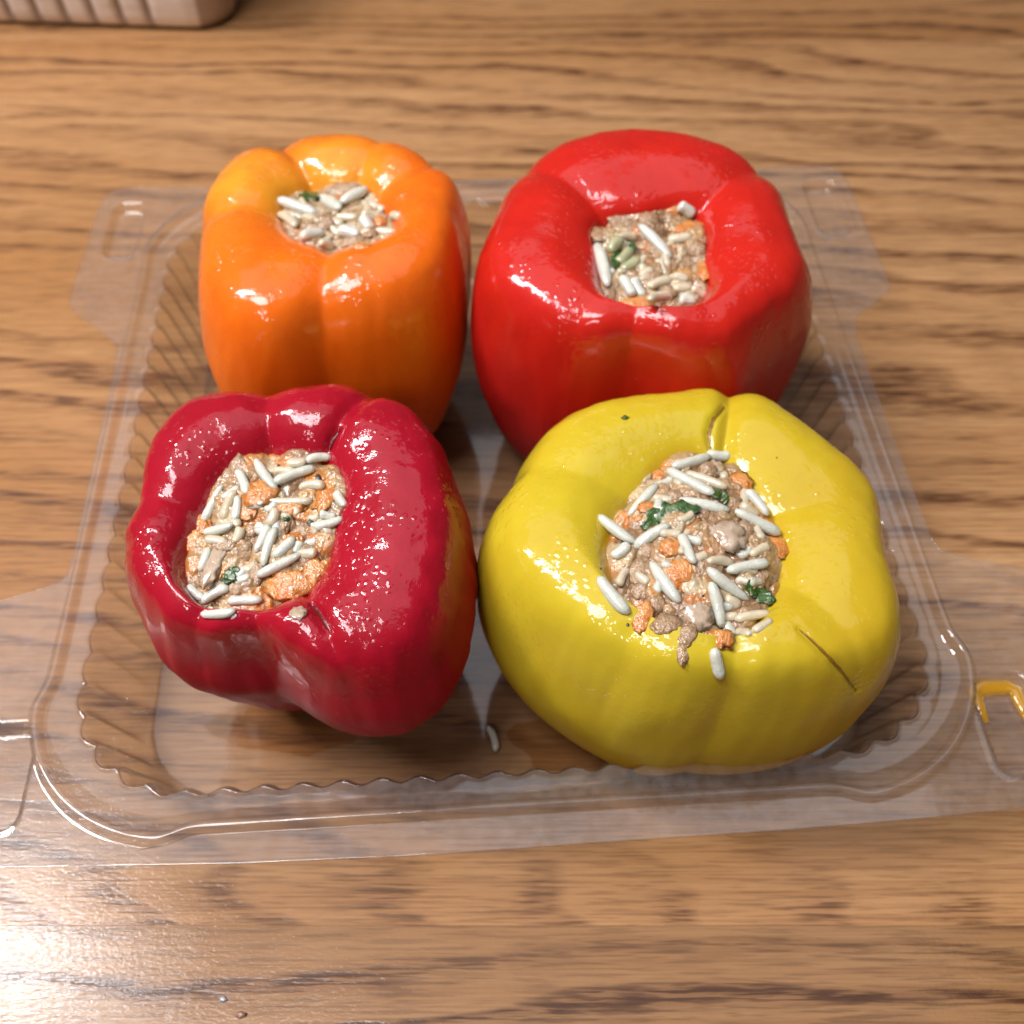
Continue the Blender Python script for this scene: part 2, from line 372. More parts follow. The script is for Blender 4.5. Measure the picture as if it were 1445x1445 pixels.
# grooves between the lobes: picture point on the crest, depth, width (rad), crest dip, notch in the opening
GRV = {
'orange': [(455, 365, .085, .13, .06, .10), (330, 312, .06, .12, .05, .08), (405, 235, .06, .10, .07, .12), (603, 245, .05, .12, .05, .06), (520, 215, .025, .10, .03, .05)],
'red': [(893, 470, .055, .13, .035, .06), (840, 425, .025, .13, .02, .03), (1000, 440, .02, .15, .015, .03), (835, 290, .035, .13, .05, .05), (1025, 275, .04, .12, .05, .06)],
'crimson': [(378, 590, .05, .10, .05, .08), (482, 610, .035, .07, .06, .05), (225, 700, .05, .13, .05, .06), (245, 885, .045, .13, .05, .06), (345, 915, .06, .12, .05, .06), (455, 880, .02, .06, .04, .03)],
'yellow': [(1012, 960, .07, .13, .06, .12), (790, 700, .04, .15, .04, .06), (1008, 605, .03, .06, .07, .05), (1165, 735, .03, .16, .03, .05), (1120, 880, .02, .10, .03, .04), (885, 905, .02, .12, .03, .05)],
}
def catmull(C, n):
    k = C.shape[0]
    Cx = np.concatenate([2*C[:1]-C[1:2], C, 2*C[-1:]-C[-2:-1]], 0)
    u = np.linspace(0, k-1-1e-9, n); i = u.astype(int); f = (u-i)[:, None, None]
    p0, p1, p2, p3 = Cx[i], Cx[i+1], Cx[i+2], Cx[i+3]
    return .5*((2*p1)+(-p0+p2)*f+(2*p0-5*p1+4*p2-p3)*f**2+(-p0+3*p1-3*p2+p3)*f**3)
def fourier(c, phi):
    r = np.full_like(phi, c[0])
    for k in range(1, (len(c)+1)//2): r = r + c[2*k-1]*np.cos(k*phi) + c[2*k]*np.sin(k*phi)
    return r
def wrap(a): return (a+np.pi) % (2*np.pi) - np.pi
def tiltP(P, tilt):
    tx, ty = tilt; a = math.hypot(tx, ty)
    if a < 1e-6: return P
    ax = np.array([-ty, tx, 0])/a; c_, s_ = math.cos(a), math.sin(a)
    return P*c_ + np.cross(np.broadcast_to(ax, P.shape), P)*s_ + (P@ax)[..., None]*ax*(1-c_)
def pepper_points(name, phi, n):
    p = FIT[name]; H0 = p['H'][0]
    R = fourier(p['R'], phi); O = fourier(p['O'], phi); H = fourier(p['H'], phi)
    gsum = np.zeros_like(phi)
    for (x, y, d, w, dh, do) in GRV[name]:
        q = at(x, y, H0*.95); a = math.atan2(q.y - p['b'][1], q.x - p['b'][0])
        g = np.exp(-np.abs(wrap(phi-a)/(w*1.35))**1.4); R = R*(1-.75*d*g); H = H*(1-.55*dh*g); O = O*(1+.45*do*g); gsum = np.maximum(gsum, g)
    kb, e = p['kb'], .42
    c = lambda r, z: np.stack([r, z], -1)
    Om = O*.2 + O.mean()*.8
    C = np.stack([c(0*R, .05*H), c(.34*kb*R, .025*H), c(.62*kb*R, 0*H), c((.86*kb)*R, .12*H), c((.5*kb+.48)*R, .36*H), c(1.0*R, .60*H),
                  c(.97*R, .80*H), c(R-(R-Om)*.23, .94*H), c(Om+(R-Om)*.45, .985*H), c(O*.5+Om*.5+(R-Om)*.2, .972*H), c(O, .927*H), c(O*.87, .85*H), c(O*.76, .6*H)], 0)
    Q = catmull(C, n)
    P = np.stack([Q[..., 0]*np.cos(phi), Q[..., 0]*np.sin(phi), Q[..., 1]], -1)
    # slow dents and swellings of cooked flesh
    return P, gsum
MATP = {
'orange': mat_pepper('orange_skin', (.74, .135, .005), (.70, .29, .02), .08, .15),
'red': mat_pepper('red_skin', (.50, .014, .007), (.42, .007, .018), .06, .10),
'crimson': mat_pepper('crimson_skin', (.33, .004, .016), (.22, .008, .005), .42, .10),
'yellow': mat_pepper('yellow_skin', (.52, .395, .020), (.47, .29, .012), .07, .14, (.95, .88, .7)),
}
LAB = {
'orange': 'orange stuffed bell pepper with amber shoulders at the tray\'s back left',
'red': 'bright red stuffed bell pepper with a squarish opening, behind the yellow one',
'crimson': 'wrinkled dark crimson stuffed bell pepper in front of the orange one',
'yellow': 'squat yellow stuffed bell pepper with a slit in its shoulder',
}
NPH, NPT = 420, 210
pep = {}
for name in ('orange', 'red', 'crimson', 'yellow'):
    p = FIT[name]; phi = np.linspace(0, 2*np.pi, NPH, endpoint=False)
    P, gs = pepper_points(name, phi, NPT)
    Pf = P.reshape(-1, 3)
    amp = {'orange': .0008, 'red': .0010, 'crimson': .0010, 'yellow': .0010}[name]
    sd = {'orange': 1., 'red': 5., 'crimson': 9., 'yellow': 13.}[name]
    dn = np.array([noise.noise((v[0]*45+sd, v[1]*45, v[2]*30)) + .35*noise.noise((v[0]*120+sd, v[1]*120, v[2]*70)) for v in Pf])
    dn = dn + .16*np.array([noise.noise((v[0]*300+sd, v[1]*300, v[2]*60)) for v in Pf])
    if name == 'crimson': dn = dn + .45*np.array([noise.noise((v[0]*230, v[1]*230, v[2]*75+4)) for v in Pf])
    rad = np.stack([Pf[:, 0], Pf[:, 1], np.zeros(len(Pf))], -1); rad /= np.maximum(np.hypot(rad[:, 0], rad[:, 1]), .01)[:, None]
    ring_i = np.repeat(np.arange(NPT), NPH)/NPT
    rad[:, 2] += np.clip((ring_i-.5)*3, 0, 1)
    Pf = Pf + rad*(dn*amp)[:, None]*np.clip((ring_i-.2)*6, 0, 1)[:, None]
    Pf = tiltP(Pf, p['tilt'])
    Pf[:, 2] -= Pf[:, 2].min()
    base = Vector((p['b'][0], p['b'][1], .00112))
    me = pydata('stuffed_pepper', Pf, grid_faces(NPT, NPH, flip=False))
    # colour map: amber-ripened lobes on the orange, second colour low on the others
    wpx = project(Pf + np.array(base)); pig = np.zeros(len(Pf))
    lx, ly, lz = Pf[:, 0], Pf[:, 1], Pf[:, 2]
    if name == 'orange':
        for (cx, cy_, r) in [(350, 250, 62), (468, 232, 60), (395, 260, 45)]:
            q = at(cx, cy_, .083) - base; d = np.sqrt((lx-q.x)**2 + (ly-q.y)**2)
            pig = np.maximum(pig, np.exp(-(d/.0155)**2.4)*np.clip((lz-.045)/.03, 0, 1))
        pig = pig*.95 + .03
    elif name == 'crimson':
        pig = .5*np.clip((.05-lz)/.03, 0, 1)
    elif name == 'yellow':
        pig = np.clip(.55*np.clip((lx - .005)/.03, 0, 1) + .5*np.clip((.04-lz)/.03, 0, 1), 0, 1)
    else:
        pig = .6*np.clip((.06-lz)/.04, 0, 1)
    oil = np.clip((lz/lz.max()-.6)/.25, 0, 1); oil = oil*oil*(3-2*oil)*.93 + .07
    if name == 'crimson': oil = oil*(1 - .8*np.clip((lx-.014)/.012, 0, 1)*np.clip((.078-lz)/.012, 0, 1))
    oa = me.attributes.new('oil', 'FLOAT', 'POINT'); oa.data.foreach_set('value', oil.astype(np.float32))
    lipd = np.abs(np.repeat(np.arange(NPT), NPH) - NPT*10/12)/NPT
    if name == 'yellow': pig = np.clip(pig + .75*np.exp(-(lipd/.035)**2)*(.5 + dn), 0, 1)
    at_ = me.attributes.new('pig', 'FLOAT', 'POINT'); at_.data.foreach_set('value', pig.astype(np.float32))
    o = link('stuffed_pepper', me, MATP[name]); o.location = base
    tag(o, LAB[name], 'pepper', 'stuffed peppers in the tray')
    pep[name] = dict(o=o, base=base, P=Pf + np.array(base), me=me)

# ---- the stuffing
rice_m = mat_wet('boiled_rice', (.62, .62, .54), (.50, .52, .45), 380, .3, .0003, .8, .9)
rice_t = mat_wet('stained_rice', (.60, .52, .37), (.52, .46, .34), 420, .28, .0002, .8, .8)
carrot_m = mat_wet('cooked_carrot', (.56, .17, .022), (.48, .19, .045), 420, .25, .0007, .9, .3, 900, (.62, .28, .08))
meat_m = mat_wet('cooked_mince', (.40, .255, .135), (.27, .155, .08), 520, .3, .0008, .8, .2, 900, (.50, .37, .24))
onion_m = mat_wet('translucent_onion', (.42, .30, .20), (.50, .39, .29), 250, .15, .0003, 1.0, .5)
herb_m = mat_wet('wilted_herb', (.012, .045, .006), (.055, .12, .016), 700, .25, .0003, .8)
pale_m = mat_wet('pale_green_onion', (.33, .34, .18), (.42, .40, .24), 300, .25, .0002, .8, .4)
speck_m = mat_wet('black_pepper', (.015, .012, .010), (.035, .028, .02), 900, .4, .0002, .3)
def mat_mash():
    m = NT('mince_mash'); co = m.coord('Object'); c = m.attr('mash', 'Color')
    c = m.mix(m.ramp(m.noise(co, 700, 4, .65), [(.35, 0), (.7, .5)]), c, m.mix(1.0, c, (.62, .52, .45), 'MULTIPLY'))
    h = m.math('ADD', m.noise(co, 1000, 3, .6), m.math('MULTIPLY', m.voro(co, 900), .6))
    bb = m.bump(h, .00045, .8)
    m.principled(Base_Color=c, Roughness=.3, Normal=bb, Coat_Weight=1.0, Coat_Roughness=.06, Coat_Normal=bb, Subsurface_Weight=.3, Subsurface_Radius=(1, .7, .45), Subsurface_Scale=.0015)
    return m.m
base_m = mat_mash()

def rice_mesh(L, r, bend, seed):
    rs = random.Random(seed); pw = rs.uniform(3.6, 7.0); tp = rs.uniform(-.05, .2); n, sg = 12, 10; Vx = []
    for i in range(n):
        t = -1 + 2*(i+.15)/(n-.7); x = t*L/2
        rr = r*max(0.14, (1 - abs(t)**pw))**.5*(1 - tp*t)*(1 + .07*math.sin(3.1*t + seed))
        off = bend*(1-t*t)
        for k in range(sg):
            a = 2*math.pi*k/sg; w = 1 + .05*math.sin(2*a + 3*t)
            Vx.append((x, off + math.cos(a)*rr*w, math.sin(a)*rr*.85*w))
    f = grid_faces(n, sg, flip=True); f.append(tuple(range(sg))); f.append(tuple((n-1)*sg+k for k in range(sg))[::-1])
    return Vx, f
def blob_mesh(name, sx, sy, sz, seed, rough=.25, sub=3, freq=1.6):
    bm = bmesh.new(); bmesh.ops.create_icosphere(bm, subdivisions=sub, radius=1)
    for v in bm.verts:
        d = v.co.normalized(); k = 1 + rough*fbm((d.x*freq+seed, d.y*freq, d.z*freq), 1.0, 3)
        v.co = Vector((d.x*sx*k, d.y*sy*k, d.z*sz*k))
    me = bpy.data.meshes.new(name); bm.to_mesh(me); bm.free(); return me

class Stuff:
    def __init__(s, name, label):
        s.name = name; d_ = d = pep[name]; p = FIT[name]; s.seed = 0
        phi = np.linspace(0, 2*np.pi, 260, endpoint=False)
        P, _ = pepper_points(name, phi, 13); lip = tiltP(P, p['tilt'])
        # the stuffing's surface meets the opening a little under the lip
        sink = {'yellow': .05, 'crimson': .15, 'red': .35, 'orange': .3}[name]; lo = lip[10]*(1-sink) + lip[11]*sink; bot = tiltP(P.reshape(-1, 3), p['tilt'])[:, 2].min()
        lo[:, 2] -= bot; lo = lo + np.array(d['base'])
        c = lo.mean(0); n = tiltP(np.array([[0, 0, 1.]]), p['tilt'])[0]
        NR, NP = 84, len(lo); dome = {'yellow': .0050, 'crimson': .0022, 'red': .001, 'orange': .0012}[name]
        rs = np.random.RandomState(len(name)*7 + 3)
        fr = ((np.arange(NR)+.3)/(NR-.7)*1.12)[:, None, None]
        Wp = c + (lo[None] - c)*fr; f1 = np.repeat(fr[:, 0], NP, 1).ravel(); Wp = Wp.reshape(-1, 3)
        # soft mash: overlapping lumps of mince, rice paste and carrot melt into one wet surface
        ex = np.array([1., 0, 0]); ex = ex - n*(ex@n); ex /= np.linalg.norm(ex); ey = np.cross(n, ex)
        U = np.stack([(Wp-c)@ex, (Wp-c)@ey], -1); rad_ = np.abs(U).max()
        pal = np.array([(.42, .27, .135), (.30, .175, .085), (.48, .35, .19), (.38, .24, .125), (.54, .45, .28), (.55, .20, .035), (.53, .27, .07)])
        wt = {'yellow': [.26, .2, .14, .16, .08, .1, .06], 'crimson': [.22, .12, .2, .1, .1, .16, .1], 'red': [.26, .24, .14, .14, .12, .06, .04], 'orange': [.26, .16, .2, .18, .16, .02, .02]}[name]
        hh = np.full(len(U), -.0006); num = np.zeros((len(U), 3)); den = np.full(len(U), 1e-3); num += pal[1]*1e-3
        for q in range(420):
            p0 = (rs.rand(2)*2-1)*rad_; a = rs.rand()*6.28; r1 = rs.uniform(.0012, .0038)*(1 if q > 60 else 1.5); r2 = r1*rs.uniform(.4, .9); hgt = r2*rs.uniform(.18, .42)
            d = U-p0; x = (d[:, 0]*math.cos(a)+d[:, 1]*math.sin(a))/r1; y = (-d[:, 0]*math.sin(a)+d[:, 1]*math.cos(a))/r2
            e = np.maximum(0, 1-(x*x+y*y)); k = (e > 0)
            if not k.any(): continue
            top = hgt*np.sqrt(e[k]) + rs.uniform(-.0008, .0005); w = np.exp((top-hh[k])*2500)*np.minimum(1, e[k]*3)
            hh[k] = np.log(np.exp(hh[k]*2600) + np.exp(top*2600)*np.minimum(1, e[k]*4))/2600
            col = pal[rs.choice(7, p=wt)]*rs.uniform(.85, 1.12); num[k] = num[k]/(1+w[:, None]) + col*w[:, None]/(1+w[:, None])*den[k][:, None]; 
        colr = num/den[:, None]
        nz = np.array([fbm(v, 900, 3) for v in Wp])
        h = dome*(1-np.minimum(f1, 1)**2) + hh + .00035*nz - .0016*np.maximum(0, f1-.97)/.12 - .0002
        V_ = Wp + n*h[:, None]
        s.root = empty('rice_stuffing', c); s.c = Vector(c)
        tag(s.root, label, 'stuffing', 'rice and mince stuffing in the peppers')
        me = pydata('mince', V_ - c, grid_faces(NR, NP) + [tuple(range(NP))[::-1]])
        ca = me.attributes.new('mash', 'FLOAT_COLOR', 'POINT'); ca.data.foreach_set('color', np.concatenate([np.clip(colr, 0, 1), np.ones((len(colr), 1))], 1).astype(np.float32).ravel())
        link('mince', me, base_m, s.root)
        bm = bmesh.new(); bm.from_mesh(me); bm.transform(Matrix.Translation(s.c))
        b2 = bmesh.new(); b2.from_mesh(d_['me']); b2.transform(Matrix.Translation(d_['base']))
        s.t1, s.t2 = BVHTree.FromBMesh(bm), BVHTree.FromBMesh(b2); bm.free(); b2.free()
    def hit(s, x, y):
        o = Vector((0, 0, CAMZ)); d = ray(x, y); best = None
        for t in (s.t1, s.t2):
            loc, nn, _, dist = t.ray_cast(o, d)
            if loc is not None and (best is None or dist < best[2]):
                best = (loc, nn if nn.dot(d) < 0 else -nn, dist)
        return best or (at(x, y, s.c.z), Vector((0, 0, 1)), 0)
    def place(s, name, me, mat, pos, xdir, up):
        X = xdir.normalized(); Z = (up - X*up.dot(X)).normalized(); Y = Z.cross(X)
        o = link(name, me, mat, s.root)
        M = Matrix((X, Y, Z)).transposed().to_4x4(); M.translation = pos - s.c; o.matrix_local = M
        return o
    def rice(s, x0, y0, x1, y1, mat=None, w=1.0, lift=.15):
        s.seed += 1; a, na, _ = s.hit(x0, y0); b, nb, _ = s.hit(x1, y1); m_, nm, _ = s.hit((x0+x1)/2, (y0+y1)/2)
        r = .00134*w*random.uniform(.94, 1.1); d = b - a
        up = (na + nb + nm).normalized(); mid = (a+b)/2
        k = max(0, (m_ - mid).dot(up)); pos = mid + up*(k + r*lift)
        L = max(d.length + r*1.2, .003)
        vx, f = rice_mesh(L, r, random.uniform(-.0005, .0005), s.seed)
        return s.place('rice_grain', pydata('rice_grain', vx, f), mat or rice_m, pos, d if d.length > 1e-5 else Vector((1, 0, 0)), up)
    def blob(s, name, x, y, wpx, hpx, mat, ang=0, thick=.5, lift=.15, rough=.3, freq=1.6):
        s.seed += 1; p, n, dist = s.hit(x, y); k = dist/F*.5
        sx, sy = wpx*k, hpx*k*1.15; n = (n + Vector((0, -.15, .8))).normalized()
        X = Vector((math.cos(R_(-ang)), math.sin(R_(-ang)), 0)); sz = min(sx, sy)*thick
        me = blob_mesh(name, sx, sy, sz, s.seed*3.7, rough, 3, freq)
        return s.place(name, me, mat, p + n*sz*lift, X, n)
    def leaf(s, pts, w, mat):
        """curled strip following picture points"""
        h = [s.hit(*q) for q in pts]; V_ = []; n = 22; rs = random.Random(int(pts[0][0]))
        for i in range(n):
            f = i/(n-1)*(len(h)-1); a = min(int(f), len(h)-2); g = f-a
            p = h[a][0].lerp(h[a+1][0], g); nn = h[a][1].lerp(h[a+1][1], g); nn = (nn + Vector((0, 0, 1))).normalized()
            t = (h[a+1][0] - h[a][0]).normalized(); sd = nn.cross(t).normalized(); ww = w*(.35 + .65*math.sin(math.pi*(i+.6)/(n+.2)))*(1 + .12*math.sin(i*1.3))
            rg = [1 + rs.uniform(-.3, .25), 1 + rs.uniform(-.3, .25)]
            for j in range(7):
                u = -1 + j/3; V_.append(p + sd*(u*ww*rg[u > 0]) + nn*(.0005 + .0003*u*math.sin(i*.5) + .00015*rs.uniform(-1, 1)) - s.c)
        o = link('herb_leaf', pydata('herb_leaf', V_, grid_faces(n, 7, wrap=False)), mat, s.root)
        md = o.modifiers.new('thickness', 'SOLIDIFY'); md.thickness = .0002
        return o
def extra(S, cx, cy_, rx, ry, n, w, seed):
    rs = random.Random(seed)
    for i in range(n):
        a = rs.uniform(0, 6.28); q = math.sqrt(rs.random())*.92; x, y = cx + rx*q*math.cos(a), cy_ + ry*q*math.sin(a)
        b = rs.uniform(0, 3.14); l = rs.uniform(5, 13)*w; S.rice(x - math.cos(b)*l, y - math.sin(b)*l*.8, x + math.cos(b)*l, y + math.sin(b)*l*.8, rice_t if rs.random() < .6 else rice_m, .82*w, -.35)
def Z(ox, oy, k): return lambda *a: tuple((ox + v/k) if i % 2 == 0 else (oy + v/k) for i, v in enumerate(a))

# yellow pepper's stuffing
S = Stuff('yellow', 'heaped rice, mince and carrot stuffing in the yellow pepper'); z = Z(820, 600, 3.803)
for (x, y, w, h, a) in [(580, 560, 270, 130, 10), (540, 790, 210, 170, 0), (250, 510, 150, 90, -30), (850, 310, 130, 120, 30), (1050, 640, 120, 170, 0), (330, 1030, 110, 150, 20), (750, 1150, 150, 100, 0), (480, 650, 110, 110, 0), (420, 270, 80, 80, 0), (360, 440, 110, 70, 0)]:
    q = z(x, y); S.blob('carrot_piece', *q, w/3.803, h/3.803, carrot_m, a, .2, -.25, .42, 2.6)
for (x, y, w, h, a) in [(460, 1060, 190, 100, -10), (570, 1120, 110, 120, 30), (545, 1225, 75, 110, 0), (320, 770, 130, 160, 20), (400, 960, 130, 100, 0), (225, 850, 90, 170, 10), (360, 670, 100, 90, 0), (330, 890, 130, 90, 0), (960, 820, 150, 120, 0), (500, 390, 110, 90, 0), (680, 250, 110, 90, 0), (880, 560, 110, 110, 0), (640, 620, 90, 90, 0), (820, 430, 110, 80, 0)]:
    if (x*7 + y*3) % 5 > 1: continue
    q = z(x, y); S.blob('mince_crumb', *q, .9*w/3.803, h/3.803, meat_m, a, .34, -.45, .34, 2.2)
for (x, y, w, h, a) in [(790, 600, 190, 150, 0), (630, 1030, 140, 130, 0), (720, 230, 90, 90, 0)]:
    q = z(x, y); S.blob('onion_piece', *q, w/3.803, h/3.803, onion_m, a, .3, -.1, .5, 2.4)
for pts, w in [([(330, 565), (400, 490), (520, 455), (640, 455)], .0021), ([(690, 350), (740, 380), (790, 415)], .0016), ([(890, 850), (950, 900), (1030, 965)], .0022)]:
    S.leaf([z(*q) for q in pts], w, herb_m)
for r in [(500, 215, 680, 165), (690, 155, 785, 160), (470, 260, 700, 380), (265, 480, 400, 330), (540, 400, 780, 455), (105, 495, 280, 625), (300, 650, 460, 545), (540, 610, 600, 740), (890, 370, 985, 480), (840, 490, 1055, 600), (105, 830, 245, 1000), (385, 750, 520, 940), (690, 780, 890, 930), (690, 860, 740, 1070), (790, 800, 985, 760), (710, 1210, 740, 1340), (180, 700, 245, 650), (780, 1070, 810, 1120)]:
    S.rice(*z(*r))
for r in [(570, 260, 770, 330), (840, 1040, 1000, 1010), (930, 1100, 1010, 1050), (840, 1110, 900, 1120), (920, 690, 1000, 650), (690, 730, 810, 740), (790, 930, 840, 960), (870, 430, 940, 480), (200, 850, 240, 780), (400, 390, 480, 400), (740, 240, 770, 280), (850, 600, 880, 640), (300, 800, 350, 840)]:
    S.rice(*z(*r), rice_t, .85, -.1)
for (x, y, d) in [(603, 318, 34), (335, 800, 18), (105, 772, 12), (868, 283, 14), (250, 1072, 16), (950, 375, 12), (655, 915, 14), (685, 990, 10), (1050, 175, 8)]:
    q = z(x, y); S.blob('pepper_speck', *q, d/3.8, d/3.8, speck_m, 0, .5, 3.2 if d > 30 else .4, .4)
extra(S, 978, 780, 112, 125, 26, 1.0, 3)
# crimson pepper's stuffing
S = Stuff('crimson', 'rice, mince and orange carrot stuffing in the crimson pepper'); z = Z(250, 610, 4.985)
for (x, y, w, h, a) in [(580, 430, 260, 200, 0), (1060, 400, 150, 340, 10), (760, 540, 300, 110, 0), (150, 650, 170, 150, 0), (800, 1070, 330, 200, -10), (120, 780, 120, 140, 0), (330, 970, 60, 130, 20), (680, 200, 260, 110, 0), (960, 980, 150, 180, 0), (500, 560, 120, 120, 0)]:
    q = z(x, y); S.blob('carrot_piece', *q, w/4.985, h/4.985, carrot_m, a, .18, -.25, .42, 2.6)
for (x, y, w, h, a) in [(430, 230, 140, 130, 0), (355, 310, 90, 110, 0), (480, 850, 120, 150, 0), (420, 1080, 130, 110, 0), (560, 1000, 130, 160, 0), (900, 870, 170, 150, 0), (880, 700, 170, 120, 0), (340, 790, 200, 90, -10), (740, 660, 110, 90, 0), (600, 760, 120, 150, 20), (130, 1040, 120, 110, 0), (520, 690, 90, 80, 0), (640, 640, 100, 100, 0), (180, 1210, 120, 80, 0), (480, 380, 80, 80, 0)]:
    if (x*7 + y*3) % 5 > 1: continue
    q = z(x, y); S.blob('mince_crumb', *q, .9*w/4.985, h/4.985, meat_m, a, .34, -.45, .34, 2.2)
for (x, y, w, h, a) in [(255, 940, 110, 280, 12), (850, 1275, 110, 90, 20)]:
    q = z(x, y); S.blob('onion_piece', *q, w/4.985, h/4.985, onion_m, a, .3, .05, .5, 2.4)
S.leaf([z(330, 1060), z(380, 1010), z(430, 960)], .0015, herb_m); S.leaf([z(750, 625), z(770, 615), z(795, 625)], .0006, herb_m)
for r in [(560, 200, 690, 390), (690, 360, 950, 270), (430, 280, 490, 430), (310, 390, 180, 650), (430, 470, 410, 620), (210, 710, 390, 660), (1130, 430, 1180, 510), (980, 660, 1150, 610), (1020, 570, 1100, 590), (560, 830, 640, 660), (620, 930, 700, 690), (690, 860, 810, 750), (580, 1020, 860, 880), (90, 1090, 180, 1160), (190, 1190, 350, 1100), (370, 1190, 580, 1180), (190, 1280, 400, 1260), (170, 960, 220, 830)]:
    S.rice(*z(*r), None, .85)
for r in [(790, 220, 890, 210), (920, 200, 1070, 180), (400, 430, 330, 600), (650, 480, 930, 480), (860, 400, 1000, 390), (690, 560, 660, 640), (860, 860, 960, 850), (440, 690, 410, 760)]:
    S.rice(*z(*r), rice_t if r[0] != 920 else rice_m, .9, .1)
for (x, y, d) in [(940, 640, 48), (670, 1000, 36), (715, 240, 26), (990, 320, 40), (985, 880, 20), (565, 720, 22), (330, 1170, 12), (320, 405, 12), (880, 240, 12), (690, 1135, 10), (830, 690, 22)]:
    q = z(x, y); S.blob('pepper_speck', *q, d/4.98, d/4.98, speck_m, 0, .5, .5, .4)
extra(S, 378, 752, 95, 105, 24, 1.0, 5)
# red pepper's stuffing
S = Stuff('red', 'stuffing sunk in the square opening of the bright red pepper'); z = Z(810, 260, 6.283)
for (x, y, w, h, a) in [(1000, 375, 400, 140, -12), (1155, 740, 150, 290, 8), (600, 1040, 360, 150, -10), (860, 240, 180, 130, 0)]:
    q = z(x, y); S.blob('carrot_piece', *q, w/6.283, h/6.283, carrot_m, a, .25, -.1, .4, 2.6)
for (x, y, w, h, a) in [(230, 430, 170, 200, 0), (450, 330, 300, 150, -10), (660, 290, 200, 160, -15), (960, 700, 200, 180, 0), (750, 560, 160, 160, 0), (300, 990, 180, 160, 0), (1100, 560, 160, 140, 0), (690, 800, 200, 130, 0), (840, 950, 150, 120, 0), (740, 290, 120, 170, 0), (860, 640, 160, 160, 0), (1100, 940, 150, 140, 0)]:
    if (x*7 + y*3) % 5 > 1: continue
    q = z(x, y); S.blob('mince_crumb', *q, .9*w/6.283, h/6.283, meat_m, a, .34, -.45, .34, 2.2)
for r in [(400, 690, 480, 590), (430, 770, 550, 690), (330, 590, 400, 500)]:
    S.rice(*z(*r), pale_m, 1.2)
S.leaf([z(350, 760), z(360, 680), z(400, 590)], .0014, herb_m); S.leaf([z(470, 530), z(520, 560), z(520, 620)], .0011, herb_m)
for r in [(590, 380, 840, 640), (210, 560, 300, 900), (430, 850, 510, 980), (540, 860, 610, 980), (950, 200, 1040, 260), (960, 1040, 1050, 1040)]:
    S.rice(*z(*r), None, 1.2)
for r in [(680, 910, 850, 850), (850, 490, 1020, 460), (890, 920, 1020, 910), (700, 1100, 870, 1080), (1060, 930, 1150, 980), (400, 470, 540, 470), (600, 800, 680, 760), (900, 820, 990, 840)]:
    S.rice(*z(*r), rice_t, 1.0, -.1)
extra(S, 918, 368, 75, 70, 14, .95, 7)
# orange pepper's stuffing
S = Stuff('orange', 'pale rice and mince stuffing in the orange pepper'); z = Z(370, 230, 5.78)
for (x, y, w, h, a) in [(500, 490, 200, 150, 0), (690, 210, 350, 130, -8), (250, 500, 160, 140, 0), (600, 680, 170, 100, 0), (950, 450, 130, 120, 0), (750, 640, 200, 110, 0), (740, 430, 180, 120, 0), (400, 540, 130, 110, 0), (880, 560, 140, 100, 0)]:
    if (x*7 + y*3) % 5 > 1: continue
    q = z(x, y); S.blob('mince_crumb', *q, .9*w/5.78, h/5.78, meat_m if x < 900 else onion_m, a, .34, -.45, .34, 2.2)
S.blob('carrot_piece', *z(960, 480), 18, 18, carrot_m, 0, .4); S.blob('carrot_piece', *z(820, 680), 26, 14, carrot_m, 0, .4)
S.leaf([z(330, 320), z(390, 270), z(460, 250)], .0028, herb_m)
for r in [(150, 310, 430, 410), (480, 300, 640, 380), (660, 340, 840, 240), (340, 620, 480, 590), (640, 560, 770, 590), (840, 470, 880, 530)]:
    S.rice(*z(*r), None, 1.3)
for r in [(150, 430, 270, 520), (900, 270, 920, 350), (620, 440, 760, 440), (920, 560, 1070, 560), (1060, 430, 1110, 440), (830, 430, 940, 440), (930, 360, 980, 380), (570, 470, 640, 490), (480, 660, 560, 690)]:
    S.rice(*z(*r), rice_t, 1.05, -.1)

extra(S, 478, 306, 72, 42, 12, .95, 9)

